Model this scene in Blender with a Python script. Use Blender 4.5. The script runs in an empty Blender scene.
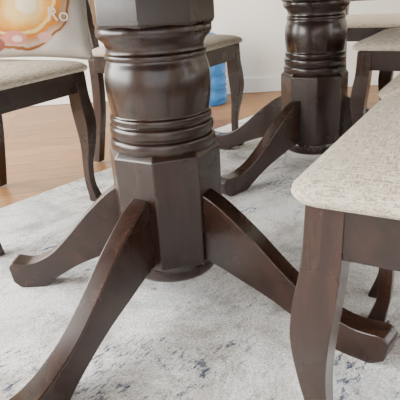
import bpy, bmesh, math, random
from mathutils import Vector, Matrix, Euler
random.seed(3)
S=bpy.context.scene
COL=S.collection
R2=math.radians
# ---------------------------------------------------------------- camera
F=520.0; PITCH=22.2; ROLL=-3.5; CH=0.65
cd=bpy.data.cameras.new("camera"); cam=bpy.data.objects.new("camera",cd); COL.objects.link(cam)
cd.sensor_width=36; cd.lens=36*F/400; cd.clip_start=0.02
M=Matrix.Translation((0,0,CH))@Matrix.Rotation(R2(90-PITCH),4,'X')@Matrix.Rotation(R2(ROLL),4,'Z')
cam.matrix_world=M
S.camera=cam
# table frame
TH=R2(30.8)
A=Vector((math.sin(TH),math.cos(TH),0)); B=Vector((math.cos(TH),-math.sin(TH),0))

# ---------------------------------------------------------------- materials
def mat(name):
    m=bpy.data.materials.new(name); m.use_nodes=True
    nt=m.node_tree; b=nt.nodes["Principled BSDF"]
    return m,nt,b
def N(nt,t,**k):
    n=nt.nodes.new(t)
    for a,v in k.items(): setattr(n,a,v)
    return n
def ramp(nt,stops,interp='LINEAR'):
    r=N(nt,'ShaderNodeValToRGB'); cr=r.color_ramp; cr.interpolation=interp
    while len(cr.elements)<len(stops): cr.elements.new(0.5)
    for e,(p,c) in zip(cr.elements,stops):
        e.position=p; e.color=(c[0],c[1],c[2],1)
    return r
def coords(nt,scale=(1,1,1),rot=(0,0,0),kind='Object'):
    tc=N(nt,'ShaderNodeTexCoord'); mp=N(nt,'ShaderNodeMapping')
    mp.inputs['Scale'].default_value=scale; mp.inputs['Rotation'].default_value=rot
    nt.links.new(tc.outputs[kind],mp.inputs['Vector']); return mp
def noise(nt,vec,scale,detail=4,rough=0.5,dist=0):
    n=N(nt,'ShaderNodeTexNoise'); n.inputs['Scale'].default_value=scale
    n.inputs['Detail'].default_value=detail; n.inputs['Roughness'].default_value=rough
    n.inputs['Distortion'].default_value=dist
    nt.links.new(vec,n.inputs['Vector']); return n
def bump(nt,b,h,strength,dist):
    bp=N(nt,'ShaderNodeBump'); bp.inputs['Strength'].default_value=strength; bp.inputs['Distance'].default_value=dist
    nt.links.new(h,bp.inputs['Height']); nt.links.new(bp.outputs[0],b.inputs['Normal'])
def mix(nt,f,a,b_,mode='MIX'):
    m=N(nt,'ShaderNodeMix',data_type='RGBA',blend_type=mode)
    for s,v in ((m.inputs[0],f),(m.inputs[6],a),(m.inputs[7],b_)):
        if hasattr(v,'is_output'): nt.links.new(v,s)
        elif isinstance(v,(int,float)): s.default_value=v
        else: s.default_value=(v[0],v[1],v[2],1)
    return m.outputs[2]

def wood_mat(name,axis_scale,k=1.0):
    m,nt,b=mat(name)
    mp=coords(nt,axis_scale)
    n=noise(nt,mp.outputs[0],45,5,.6,.6)
    r=ramp(nt,[(.30,(.010*k,.0041*k,.0026*k)),(.52,(.0175*k,.0073*k,.0045*k)),(.74,(.033*k,.0135*k,.0080*k))])
    nt.links.new(n.outputs[0],r.inputs[0]); nt.links.new(r.outputs[0],b.inputs['Base Color'])
    mp2=coords(nt,(1,1,1)); n2=noise(nt,mp2.outputs[0],9,3)
    rr=ramp(nt,[(.3,(.23,)*3),(.7,(.35,)*3)]); nt.links.new(n2.outputs[0],rr.inputs[0])
    nt.links.new(rr.outputs[0],b.inputs['Roughness'])
    b.inputs['Coat Weight'].default_value=.18; b.inputs['Coat Roughness'].default_value=.12
    bump(nt,b,n.outputs[0],.05,.002)
    return m
WOOD=wood_mat("espresso_wood",(1,1,.10),1.1)
WOODH=wood_mat("espresso_wood_rail",(.10,1,1),1.05)
WOODL=wood_mat("espresso_wood_leg",(.35,1,.35),1.35)
WOODC=wood_mat("espresso_wood_chair",(1,1,.10),1.45)
def fabric_mat():
    m,nt,b=mat("linen_upholstery")
    L=nt.links.new
    a1=noise(nt,coords(nt,(1,.15,1)).outputs[0],460,2,.55)
    a2=noise(nt,coords(nt,(.15,1,1)).outputs[0],460,2,.55)
    mx=N(nt,'ShaderNodeMath',operation='MAXIMUM'); L(a1.outputs[0],mx.inputs[0]); L(a2.outputs[0],mx.inputs[1])
    r=ramp(nt,[(.44,(.31,.26,.19)),(.56,(.57,.50,.395)),(.70,(.72,.65,.535))])
    L(mx.outputs[0],r.inputs[0]); L(r.outputs[0],b.inputs['Base Color'])
    b.inputs['Roughness'].default_value=.95; b.inputs['Sheen Weight'].default_value=.1
    b.inputs['Specular IOR Level'].default_value=.15
    bump(nt,b,mx.outputs[0],1.0,.0015)
    return m
FAB=fabric_mat()
def floor_mat():
    m,nt,b=mat("oak_floorboards")
    mp=coords(nt,(1,1,1),(0,0,R2(-12)))
    br=N(nt,'ShaderNodeTexBrick'); br.offset=.37; br.squash=1
    br.inputs['Scale'].default_value=1; br.inputs['Brick Width'].default_value=1.1; br.inputs['Row Height'].default_value=.125
    br.inputs['Mortar Size'].default_value=.0022; br.inputs['Bias'].default_value=0
    br.inputs['Color1'].default_value=(.24,.118,.042,1); br.inputs['Color2'].default_value=(.37,.20,.078,1); br.inputs['Mortar'].default_value=(.08,.04,.018,1)
    nt.links.new(mp.outputs[0],br.inputs['Vector'])
    mp2=coords(nt,(1.5,18,1),(0,0,R2(-12))); n=noise(nt,mp2.outputs[0],5,6,.65,.8)
    r=ramp(nt,[(.3,(.5,.45,.38)),(.7,(1.15,1.1,1.04))]); nt.links.new(n.outputs[0],r.inputs[0])
    c=mix(nt,1.0,br.outputs[0],r.outputs[0],'MULTIPLY')
    nt.links.new(c,b.inputs['Base Color']); b.inputs['Roughness'].default_value=.36; b.inputs['Specular IOR Level'].default_value=.3
    return m
def rug_mat():
    m,nt,b=mat("distressed_rug_pile")
    mp=coords(nt)
    L=nt.links.new
    base=noise(nt,mp.outputs[0],4.5,10,.72,.6)
    r=ramp(nt,[(.36,(.44,.42,.395)),(.45,(.78,.76,.73)),(.52,(.95,.945,.93)),(.7,(.97,.97,.96))]); L(base.outputs[0],r.inputs[0])
    n2=noise(nt,mp.outputs[0],2.8,11,.76,.8); r2=ramp(nt,[(.50,(0,0,0)),(.58,(1,1,1))]); L(n2.outputs[0],r2.inputs[0])
    f2=N(nt,'ShaderNodeMath',operation='MULTIPLY'); f2.inputs[1].default_value=.6; L(r2.outputs[0],f2.inputs[0])
    c=mix(nt,f2.outputs[0],r.outputs[0],(.43,.385,.335))
    n6=noise(nt,coords(nt,(1.5,1,1),(0,0,1.1)).outputs[0],2.5,11,.75,.4); r6=ramp(nt,[(.52,(0,0,0)),(.60,(1,1,1))]); L(n6.outputs[0],r6.inputs[0])
    f6=N(nt,'ShaderNodeMath',operation='MULTIPLY'); f6.inputs[1].default_value=.45; L(r6.outputs[0],f6.inputs[0])
    c=mix(nt,f6.outputs[0],c,(.42,.46,.53))
    n3=noise(nt,coords(nt,(1,1.6,1),(0,0,.4)).outputs[0],3.4,9,.73,.5); r3=ramp(nt,[(.50,(0,0,0)),(.58,(1,1,1))]); L(n3.outputs[0],r3.inputs[0])
    n4=noise(nt,coords(nt,(1,2.4,1),(0,0,.3)).outputs[0],36,8,.78); r4=ramp(nt,[(.505,(0,0,0)),(.575,(1,1,1))]); L(n4.outputs[0],r4.inputs[0])
    f3=N(nt,'ShaderNodeMath',operation='MULTIPLY'); L(r3.outputs[0],f3.inputs[0]); L(r4.outputs[0],f3.inputs[1])
    c=mix(nt,f3.outputs[0],c,(.06,.08,.13))
    n5=noise(nt,mp.outputs[0],190,3,.8); r5=ramp(nt,[(.34,(.55,)*3),(.57,(1.04,)*3)]); L(n5.outputs[0],r5.inputs[0])
    c=mix(nt,1.0,c,r5.outputs[0],'MULTIPLY')
    L(c,b.inputs['Base Color']); b.inputs['Roughness'].default_value=1; b.inputs['Specular IOR Level'].default_value=.05
    b.inputs['Sheen Weight'].default_value=.1
    bump(nt,b,n5.outputs[0],1.0,.006)
    return m
def paint(name,c,rough=.7):
    m,nt,b=mat(name); mp=coords(nt); n=noise(nt,mp.outputs[0],60,3)
    r=ramp(nt,[(.3,tuple(x*.96 for x in c)),(.7,c)]); nt.links.new(n.outputs[0],r.inputs[0]); nt.links.new(r.outputs[0],b.inputs['Base Color'])
    b.inputs['Roughness'].default_value=rough; bump(nt,b,n.outputs[0],.05,.001)
    return m
WALL=paint("wall_paint",(.80,.77,.69)); TRIM=paint("white_trim",(.82,.81,.78),.4); CEIL=paint("ceiling_paint",(.8,.8,.78))

# ---------------------------------------------------------------- helpers
def empty(name,loc=(0,0,0),rz=0):
    e=bpy.data.objects.new(name,None); COL.objects.link(e); e.location=loc; e.rotation_euler=(0,0,rz); e.empty_display_size=.05
    return e
def obj(name,bm,m,parent=None,bevel=0,seg=2,smooth=True,subs=0,sharp=None):
    bmesh.ops.recalc_face_normals(bm,faces=bm.faces)
    if sharp:
        for e in bm.edges:
            if len(e.link_faces)==2 and e.calc_face_angle(0)>R2(sharp): e.smooth=False
    me=bpy.data.meshes.new(name); bm.to_mesh(me); bm.free()
    for p in me.polygons: p.use_smooth=smooth
    o=bpy.data.objects.new(name,me); COL.objects.link(o)
    if m: me.materials.append(m)
    if parent: o.parent=parent
    if bevel:
        bv=o.modifiers.new("bevel",'BEVEL'); bv.width=bevel; bv.segments=seg; bv.limit_method='ANGLE'; bv.angle_limit=R2(32)
        w=o.modifiers.new("wn",'WEIGHTED_NORMAL'); w.keep_sharp=True
    if subs:
        s=o.modifiers.new("sub",'SUBSURF'); s.levels=subs; s.render_levels=subs
    return o
def loft(rings,bm=None,cap=True):
    bm=bm or bmesh.new()
    vr=[[bm.verts.new(p) for p in r] for r in rings]
    n=len(vr[0])
    for a,b in zip(vr,vr[1:]):
        for i in range(n):
            bm.faces.new((a[i],a[(i+1)%n],b[(i+1)%n],b[i]))
    if cap: bm.faces.new(vr[0]); bm.faces.new(vr[-1])
    return bm
def lathe(prof,seg=64,bm=None,off=0.0,center=(0,0)):
    rings=[[(center[0]+r*math.cos(off+2*math.pi*i/seg),center[1]+r*math.sin(off+2*math.pi*i/seg),z) for i in range(seg)] for r,z in prof]
    return loft(rings,bm)
def box(x0,x1,y0,y1,z0,z1,bm=None):
    return loft([[(x0,y0,z),(x1,y0,z),(x1,y1,z),(x0,y1,z)] for z in (z0,z1)],bm)
def cr(pts,n):
    P=[Vector(p) for p in pts]; out=[]
    P=[P[0]*2-P[1]]+P+[P[-1]*2-P[-2]]
    for i in range(1,len(P)-2):
        for k in range(n):
            t=k/n
            out.append(.5*((2*P[i])+(P[i+1]-P[i-1])*t+(2*P[i-1]-5*P[i]+4*P[i+1]-P[i+2])*t*t+(3*P[i]-P[i-1]-3*P[i+1]+P[i+2])*t**3))
    out.append(P[-2]); return out

# ---------------------------------------------------------------- room
FZ=-.007
WY=3.42
ROOM_X0,ROOM_X1,ROOM_Y0=-2.6,2.8,-2.4
fl=obj("floor",box(ROOM_X0,ROOM_X1,ROOM_Y0,WY,FZ-.05,FZ),floor_mat(),smooth=False)
obj("ceiling",box(ROOM_X0,ROOM_X1,ROOM_Y0,WY,2.55,2.6),CEIL,smooth=False)
obj("wall_back",box(ROOM_X0,ROOM_X1,WY,WY+.1,FZ,2.6),WALL,smooth=False)
def wall_hole_x(name,x0,x1,y0,y1,hy0,hy1,hz0,hz1):
    bm=bmesh.new()
    box(x0,x1,y0,hy0,FZ,2.6,bm); box(x0,x1,hy1,y1,FZ,2.6,bm)
    box(x0,x1,hy0,hy1,FZ,hz0,bm); box(x0,x1,hy0,hy1,hz1,2.6,bm)
    obj(name,bm,WALL,smooth=False)
wall_hole_x("wall_left",ROOM_X0-.1,ROOM_X0,ROOM_Y0,WY,-.4,2.6,.5,2.3)
wall_hole_x("wall_right",ROOM_X1,ROOM_X1+.1,ROOM_Y0,WY,-.9,1.4,.3,2.3)
bm=bmesh.new()
box(ROOM_X0,-1.7,ROOM_Y0-.1,ROOM_Y0,FZ,2.6,bm); box(1.5,ROOM_X1,ROOM_Y0-.1,ROOM_Y0,FZ,2.6,bm)
box(-1.7,1.5,ROOM_Y0-.1,ROOM_Y0,2.3,2.6,bm); box(-1.7,1.5,ROOM_Y0-.1,ROOM_Y0,FZ,.15,bm)
obj("wall_front",bm,WALL,smooth=False)
obj("baseboard_back",box(ROOM_X0,ROOM_X1,WY-.015,WY,FZ,.09),TRIM,bevel=.004)
def window(name,axis,pos,a0,a1,z0,z1):
    e=empty(name)
    t=.05
    def bx(n,u0,u1,w0,w1):
        if axis=='x': o=box(pos-.03,pos+.03,u0,u1,w0,w1)
        else: o=box(u0,u1,pos-.03,pos+.03,w0,w1)
        obj(n,o,TRIM,e,bevel=.004)
    bx("frame_bottom",a0,a1,z0,z0+t); bx("frame_top",a0,a1,z1-t,z1)
    bx("frame_side_1",a0,a0+t,z0+t,z1-t); bx("frame_side_2",a1-t,a1,z0+t,z1-t)
    mdl=(a0+a1)/2; bx("mullion",mdl-t/2,mdl+t/2,z0+t,z1-t)
window("window_1",'x',ROOM_X0-.05,-.4,2.6,.5,2.3)
window("window_2",'x',ROOM_X1+.05,-.9,1.4,.3,2.3)
window("window_3",'y',ROOM_Y0-.05,-1.7,1.5,.15,2.3)

# rug
d=Vector((.66,.75,0)).normalized(); pr=Vector((d.y,-d.x,0))
p0=Vector((-.675,1.63,0))
c0=p0-d*1.9; c1=p0+d*1.85
rl=(c1-c0).length; rw=2.3
ang=math.atan2(d.y,d.x)
cen=(c0+c1)/2+pr*rw/2
bm=bmesh.new(); box(-rl/2,rl/2,-rw/2,rw/2,FZ,0,bm)
rug=obj("area_rug",bm,rug_mat(),bevel=.003); rug.location=(cen.x,cen.y,0); rug.rotation_euler=(0,0,ang)

# ---------------------------------------------------------------- table
C1=Vector((-.072,1.10,0)); C2=Vector((.452,1.95,0))
table=empty("dining_table",C1,math.atan2(A.y,A.x))  # local x = A , local y = -B
def octo(prof):
    k=1/math.cos(R2(22.5)); return lathe([(r*k,z) for r,z in prof],8,off=R2(22.5))
def leg_mesh(length):
    s=length/.50
    st=[ # r_bottom,z_bottom,r_top,z_top,halfw
     (.095,.100,.095,.258,.0205),(.15,.090,.15,.236,.0205),(.205,.075,.225,.187,.0205),(.27,.056,.295,.131,.020),
     (.33,.032,.355,.090,.0205),(.370,.013,.405,.070,.0215),(.398,.0,.44,.063,.0235),(.435,.0,.47,.065,.025),(.472,.0,.492,.067,.025),(.499,.016,.506,.055,.024)]
    st2=cr([x[:3] for x in st],4); st3=cr([(x[3],x[4],0) for x in st],4)
    rings=[]
    for q,w in zip(st2,st3):
        rb=.095+(q[0]-.095)*s; rt=.095+(q[2]-.095)*s
        zb=max(0,q[1])
        rings.append([(rb,-w[1],zb),(rb,w[1],zb),(rt,w[1],w[0]),(rt,-w[1],w[0])])
    return loft(rings)
def pedestal(tag,loc,legs):
    rel=loc-C1; lx=rel.dot(A); ly=-rel.dot(B)
    T=Matrix.Translation((lx,ly,0))
    def add(n,bm,mt=WOOD,tf=None,**k):
        o=obj(n+"_"+tag,bm,mt,table,**k); o.matrix_local=T@(tf or Matrix.Identity(4)); return o
    add("base_block",octo([(.107,.085),(.114,.092),(.114,.333),(.104,.346),(.05,.346)]),bevel=.003)
    prof=[(.02,.046),(.094,.046),(.101,.050),(.105,.058),(.105,.078),(.101,.088),(.08,.09)]
    add("base_disc",lathe(prof),sharp=50)
    def torus(z0,z1,rb,rt):
        out=[]
        for k in range(9):
            t=math.pi*k/8; out.append((rb+(rt-rb)*math.sin(t)**.7 if 0<k<8 else rb,(z0+z1)/2-(z1-z0)/2*math.cos(t)))
        return out
    P=[(.06,.338)]
    P+=torus(.340,.368,.1055,.1135)
    P+=torus(.371,.395,.1055,.1115)
    P+=torus(.398,.414,.1045,.1085)
    P+=[(.1035,.417)]
    bul=cr([(.1035,.418,0),(.1065,.435,0),(.1095,.460,0),(.1098,.485,0),(.1070,.506,0),(.1025,.520,0)],6)
    P+= [(b.x,b.y) for b in bul]
    P+=[(.1015,.523)]+torus(.525,.537,.1015,.1045)
    P+=[(.1005,.541),(.1005,.549),(.104,.558),(.112,.565),(.117,.572),(.117,.584),(.115,.588),(.06,.588)]
    add("turned_column",lathe(P,96),sharp=60)
    add("top_block",octo([(.111,.586),(.115,.594),(.115,.712),(.05,.712)]),bevel=.003)
    for i,(dx,dy,L) in enumerate(legs):
        dv=Vector((dx,dy,0)).normalized()
        an=math.atan2(-dv.dot(B),dv.dot(A))
        add("leg_%d"%(i+1),leg_mesh(L),WOODL,Matrix.Rotation(an,4,'Z'),bevel=.004,seg=3)
v=lambda a,b:(A*a+B*b)
f=[v(-.20,-.39),v(-1,.075),v(-.09,.5)]
pedestal("near",C1,[(f[0].x,f[0].y,.365),(f[1].x,f[1].y,.57),(f[2].x,f[2].y,.53)])
f=[v(.02,-.4),v(.12,.42),v(1,0),v(-.447,-.135)]
pedestal("far",C2,[(f[0].x,f[0].y,.46),(f[1].x,f[1].y,.46),(f[2].x,f[2].y,.46),(f[3].x,f[3].y,.52)])
def rrect(x0,x1,y0,y1,r,z,n=10):
    out=[]
    for cx,cy,a0 in ((x1-r,y1-r,0),(x0+r,y1-r,90),(x0+r,y0+r,180),(x1-r,y0+r,270)):
        for k in range(n+1):
            a=R2(a0+90*k/n); out.append((cx+r*math.cos(a),cy+r*math.sin(a),z))
    return out
obj("table_top",loft([rrect(-.56,1.54,-.5,.5,.18,.725),rrect(-.57,1.55,-.51,.51,.19,.735),rrect(-.57,1.55,-.51,.51,.19,.755)]),WOODH,table,bevel=.004)
bm=bmesh.new(); box(-.4,1.38,-.36,-.335,.66,.725,bm); box(-.4,1.38,.335,.36,.66,.725,bm); box(-.4,-.375,-.335,.335,.66,.725,bm); box(1.355,1.38,-.335,.335,.66,.725,bm)
obj("apron",bm,WOODH,table,bevel=.003)

# ---------------------------------------------------------------- chairs
def chair(name,loc,rz,W=.48,D=.44):
    e=empty(name,(loc[0],loc[1],0),rz)
    hw=W/2
    for i,s in enumerate((-1,1)):
        cx=s*(hw-.032); cy=.034
        st=cr([(.43,.000,.0215),(.36,.002,.0225),(.31,.007,.0245),(.26,.011,.0235),(.20,.009,.0180),(.13,.001,.0130),(.07,.000,.0125),(.03,.007,.0145),(.008,.012,.017),(0,.012,.016)],4)
        rings=[]
        for q in st:
            ox=cx+s*q[1]*.55; oy=cy-q[1]; hh=q[2]
            rings.append([(ox-hh,oy-hh,max(0,q[0])),(ox+hh,oy-hh,max(0,q[0])),(ox+hh,oy+hh,max(0,q[0])),(ox-hh,oy+hh,max(0,q[0]))])
        obj("front_leg_%d"%(i+1),loft(rings),WOODC,e,bevel=.006,seg=3)
        cx=s*(hw-.045)
        st=cr([(0,D+.035,.016),(.12,D+.012,.0185),(.25,D-.008,.021),(.42,D-.012,.0225),(.55,D+.002,.021),(.75,D+.04,.018),(.94,D+.09,.016)],5)
        rings=[]
        for q in st:
            h=q[2]; rings.append([(cx-.017,q[1]-h,q[0]),(cx+.017,q[1]-h,q[0]),(cx+.017,q[1]+h,q[0]),(cx-.017,q[1]+h,q[0])])
        obj("rear_leg_%d"%(i+1),loft(rings),WOODC,e,bevel=.004)
    bm=bmesh.new()
    box(-hw+.05,hw-.05,.012,.034,.370,.434,bm); box(-hw+.06,hw-.06,D-.02,D-.0,.370,.434,bm)
    box(-hw+.012,-hw+.034,.05,D-.03,.370,.434,bm); box(hw-.034,hw-.012,.05,D-.03,.370,.434,bm)
    obj("seat_frame",bm,WOODH,e,bevel=.002)
    bm=bmesh.new()
    def ring(ins,z,r):
        return rrect(-hw-.004+ins,hw+.004-ins,-.006+ins,D-.012-ins,r,z,6)
    rings=[ring(.014,.432,.03),ring(.002,.434,.034),ring(-.002,.440,.036),ring(-.001,.447,.036),ring(.006,.454,.036),ring(.018,.460,.034),ring(.04,.4655,.032),ring(.08,.471,.03),ring(.13,.475,.02),ring(.175,.476,.01)]
    loft(rings,bm)
    obj("seat",bm,FAB,e)
    def yb(z): 
        return D+.002+(z-.55)*.09/.39*1.0
    rings=[]
    for k in range(13):
        x=-hw+.03+(W-.06)*k/12; c=.012*(1-((x)/(hw))**2); z0=.90; z1=.955+.02*math.cos(x/hw*1.4)
        y0=yb(.92)+c
        rings.append([(x,y0-.012,z0),(x,y0+.012,z0),(x,y0+.014,z1),(x,y0-.010,z1)])
    obj("top_rail",loft(rings),WOODH,e,bevel=.004)
    bm=box(-hw+.06,hw-.06,yb(.56)-.01,yb(.56)+.01,.535,.575); obj("lower_rail",bm,WOODH,e,bevel=.003)
    rings=[]
    for k in range(9):
        z=.572+(.332)*k/8; y=yb(z); t=.008+.012*math.sin(math.pi*k/8)**.5
        rings.append([(-hw+.062,y-.006,z),(0,y-t,z),(hw-.062,y-.006,z),(hw-.062,y+.006,z),(0,y+t,z),(-hw+.062,y+.006,z)])
    obj("back_pad",loft(rings),FAB,e,sharp=60)
    return e
TR=math.atan2(-B.x,B.y)   # local y -> +B
TL=TR+math.pi
def at(c,k): return (c[0]+A.x*k,c[1]+A.y*k)
chair("dining_chair",at((.095,.506),.24),TR)
chair("dining_chair",at((.347,.965),.24),TR)
chair("dining_chair",at((.520,1.72),.24),TR)
chair("dining_chair",at((-.318,1.660),-.24),TL)
chair("dining_chair",at((.218,2.225),-.24),TL)
hc=C2+A*.68
chair("dining_chair",(hc.x,hc.y),-TH)

# ---------------------------------------------------------------- pillow
def pillow():
    bm=bmesh.new(); n=28; a=.205
    grid={}
    for side in (1,-1):
        for i in range(n+1):
            for j in range(n+1):
                u=-1+2*i/n; w=-1+2*j/n
                edge=(i in(0,n) or j in(0,n))
                if side==-1 and edge: grid[(side,i,j)]=grid[(1,i,j)]; continue
                h=((1-u*u)*(1-w*w))**.42*.062
                x=u*a*(1-.07*(1-w*w)*abs(u)**3); z=w*a*(1-.07*(1-u*u)*abs(w)**3)
                wr=.0030*math.sin(9*u+5*w*side)*math.cos(7*w-3*u)
                grid[(side,i,j)]=bm.verts.new((x,-side*(h+wr*(0 if edge else 1)),z))
        for i in range(n):
            for j in range(n):
                bm.faces.new([grid[(side,i,j)],grid[(side,i+1,j)],grid[(side,i+1,j+1)],grid[(side,i,j+1)]])
    m,nt,b=mat("printed_pillow_fabric"); L=nt.links.new
    mp=coords(nt)
    def blob(cx,cz,r,soft=.55,wob=.05,sx_=1.0,ring=0):
        vs=N(nt,'ShaderNodeVectorMath',operation='DISTANCE'); 
        sx=N(nt,'ShaderNodeVectorMath',operation='MULTIPLY'); sx.inputs[1].default_value=(sx_,0,1); L(mp.outputs[0],sx.inputs[0])
        nn=noise(nt,mp.outputs[0],14,3); 
        ad=N(nt,'ShaderNodeVectorMath',operation='MULTIPLY_ADD'); ad.inputs[1].default_value=(wob,0,wob); L(nn.outputs['Color'],ad.inputs[0]); L(sx.outputs[0],ad.inputs[2])
        vs.inputs[1].default_value=(cx*sx_+wob/2,0,cz+wob/2); L(ad.outputs[0],vs.inputs[0])
        src=vs.outputs['Value']
        if ring:
            sb=N(nt,'ShaderNodeMath',operation='SUBTRACT'); sb.inputs[1].default_value=ring; L(src,sb.inputs[0])
            ab=N(nt,'ShaderNodeMath',operation='ABSOLUTE'); L(sb.outputs[0],ab.inputs[0]); src=ab.outputs[0]
        mr=N(nt,'ShaderNodeMapRange'); mr.inputs[1].default_value=r; mr.inputs[2].default_value=r*soft; L(src,mr.inputs[0]); return mr.outputs[0]
    c=mix(nt,blob(-.02,.0,.185,.85),(.62,.57,.51),(.48,.27,.15))
    c=mix(nt,blob(-.01,-.02,.140,.92),c,(.56,.21,.035))
    c=mix(nt,blob(.01,-.035,.100,.8),c,(.74,.36,.07))
    c=mix(nt,blob(.015,-.05,.065,.75),c,(.82,.56,.22))
    c=mix(nt,blob(.02,-.055,.032,.7),c,(.85,.74,.52))
    c=mix(nt,blob(-.01,-.02,.006,.5,.03,1,.115),c,(.80,.58,.22))
    c=mix(nt,blob(-.01,-.02,.005,.5,.03,1,.155),c,(.30,.12,.04))
    c=mix(nt,blob(-.075,-.055,.026,.85),c,(.16,.045,.02))
    c=mix(nt,blob(-.02,-.145,.022,.85,.02,.5),c,(.60,.24,.20))
    c=mix(nt,blob(-.01,-.148,.010,.85,.02,.5),c,(.80,.52,.46))
    c=mix(nt,blob(.07,-.140,.016,.85,.02,.6),c,(.66,.36,.30))
    c=mix(nt,blob(-.09,-.160,.022,.85,.02,.5),c,(.30,.10,.08))
    nf=noise(nt,mp.outputs[0],500,2); rf=ramp(nt,[(.3,(.85,)*3),(.7,(1.05,)*3)]); L(nf.outputs[0],rf.inputs[0])
    c=mix(nt,1.0,c,rf.outputs[0],'MULTIPLY')
    L(c,b.inputs['Base Color']); b.inputs['Roughness'].default_value=.9; b.inputs['Specular IOR Level'].default_value=.15
    e=empty("throw_pillow",(-.50,1.70,.668),0)
    e.rotation_euler=(R2(-14),R2(3),R2(4))
    obj("cushion_body",bm,m,e)
    cu=bpy.data.curves.new("text_print",'FONT'); cu.body="Ro"; cu.size=.055; cu.extrude=.0006
    t=bpy.data.objects.new("printed_letters",cu); COL.objects.link(t); t.parent=e
    t.location=(.082,-.060,-.095); t.rotation_euler=(R2(100),0,R2(18))
    tm,tn,tb=mat("letter_print"); tb.inputs['Base Color'].default_value=(.95,.88,.78,1); cu.materials.append(tm)
pillow()

# ---------------------------------------------------------------- water bottle
def bottle(name,loc):
    e=empty(name,(loc[0],loc[1],FZ))
    m,nt,b=mat("blue_polycarbonate"); mp=coords(nt); n=noise(nt,mp.outputs[0],8)
    r=ramp(nt,[(.3,(.04,.22,.56)),(.7,(.10,.36,.74))]); nt.links.new(n.outputs[0],r.inputs[0]); nt.links.new(r.outputs[0],b.inputs['Base Color'])
    b.inputs['Roughness'].default_value=.08; b.inputs['Transmission Weight'].default_value=.5; b.inputs['IOR'].default_value=1.33
    P=[(.01,.0),(.115,0),(.13,.012),(.133,.03)]
    z=.03
    for k in range(4):
        P+=[(.133,z+.01),(.133,z+.055),(.128,z+.062),(.128,z+.068),(.133,z+.075)]; z+=.075
    P+=[(.131,z+.02),(.115,z+.05),(.08,z+.075),(.04,z+.09),(.030,z+.10),(.029,z+.14),(.01,z+.14)]
    obj("bottle_body",lathe(P,48),m,e,sharp=60)
    c,ct,cb=mat("white_cap"); cb.inputs['Base Color'].default_value=(.8,.85,.9,1)
    obj("bottle_cap",lathe([(.01,z+.115),(.034,z+.115),(.034,z+.15),(.01,z+.152)],32),c,e,sharp=40)
bottle("water_bottle",(.070,3.17))

# ---------------------------------------------------------------- lights
def area(name,loc,rot,sx,sy,e,c):
    l=bpy.data.lights.new(name,'AREA'); l.shape='RECTANGLE'; l.size=sx; l.size_y=sy; l.energy=e; l.color=c
    o=bpy.data.objects.new(name,l); COL.objects.link(o); o.location=loc; o.rotation_euler=rot; return o
area("window_light_left",(ROOM_X0+.05,1.1,1.4),(0,R2(-90),0),1.8,3.0,360,(1,.985,.96))
area("window_light_right",(ROOM_X1-.05,.25,1.3),(0,R2(90),0),2.0,2.3,60,(1,.98,.96))
area("window_light_front",(-.1,ROOM_Y0+.05,1.25),(R2(90),0,0),3.2,2.1,52,(.98,.98,1))
w=bpy.data.worlds.new("World"); S.world=w; w.use_nodes=True
bg=w.node_tree.nodes['Background']; bg.inputs[0].default_value=(.85,.9,1,1); bg.inputs[1].default_value=.7
print("OK")
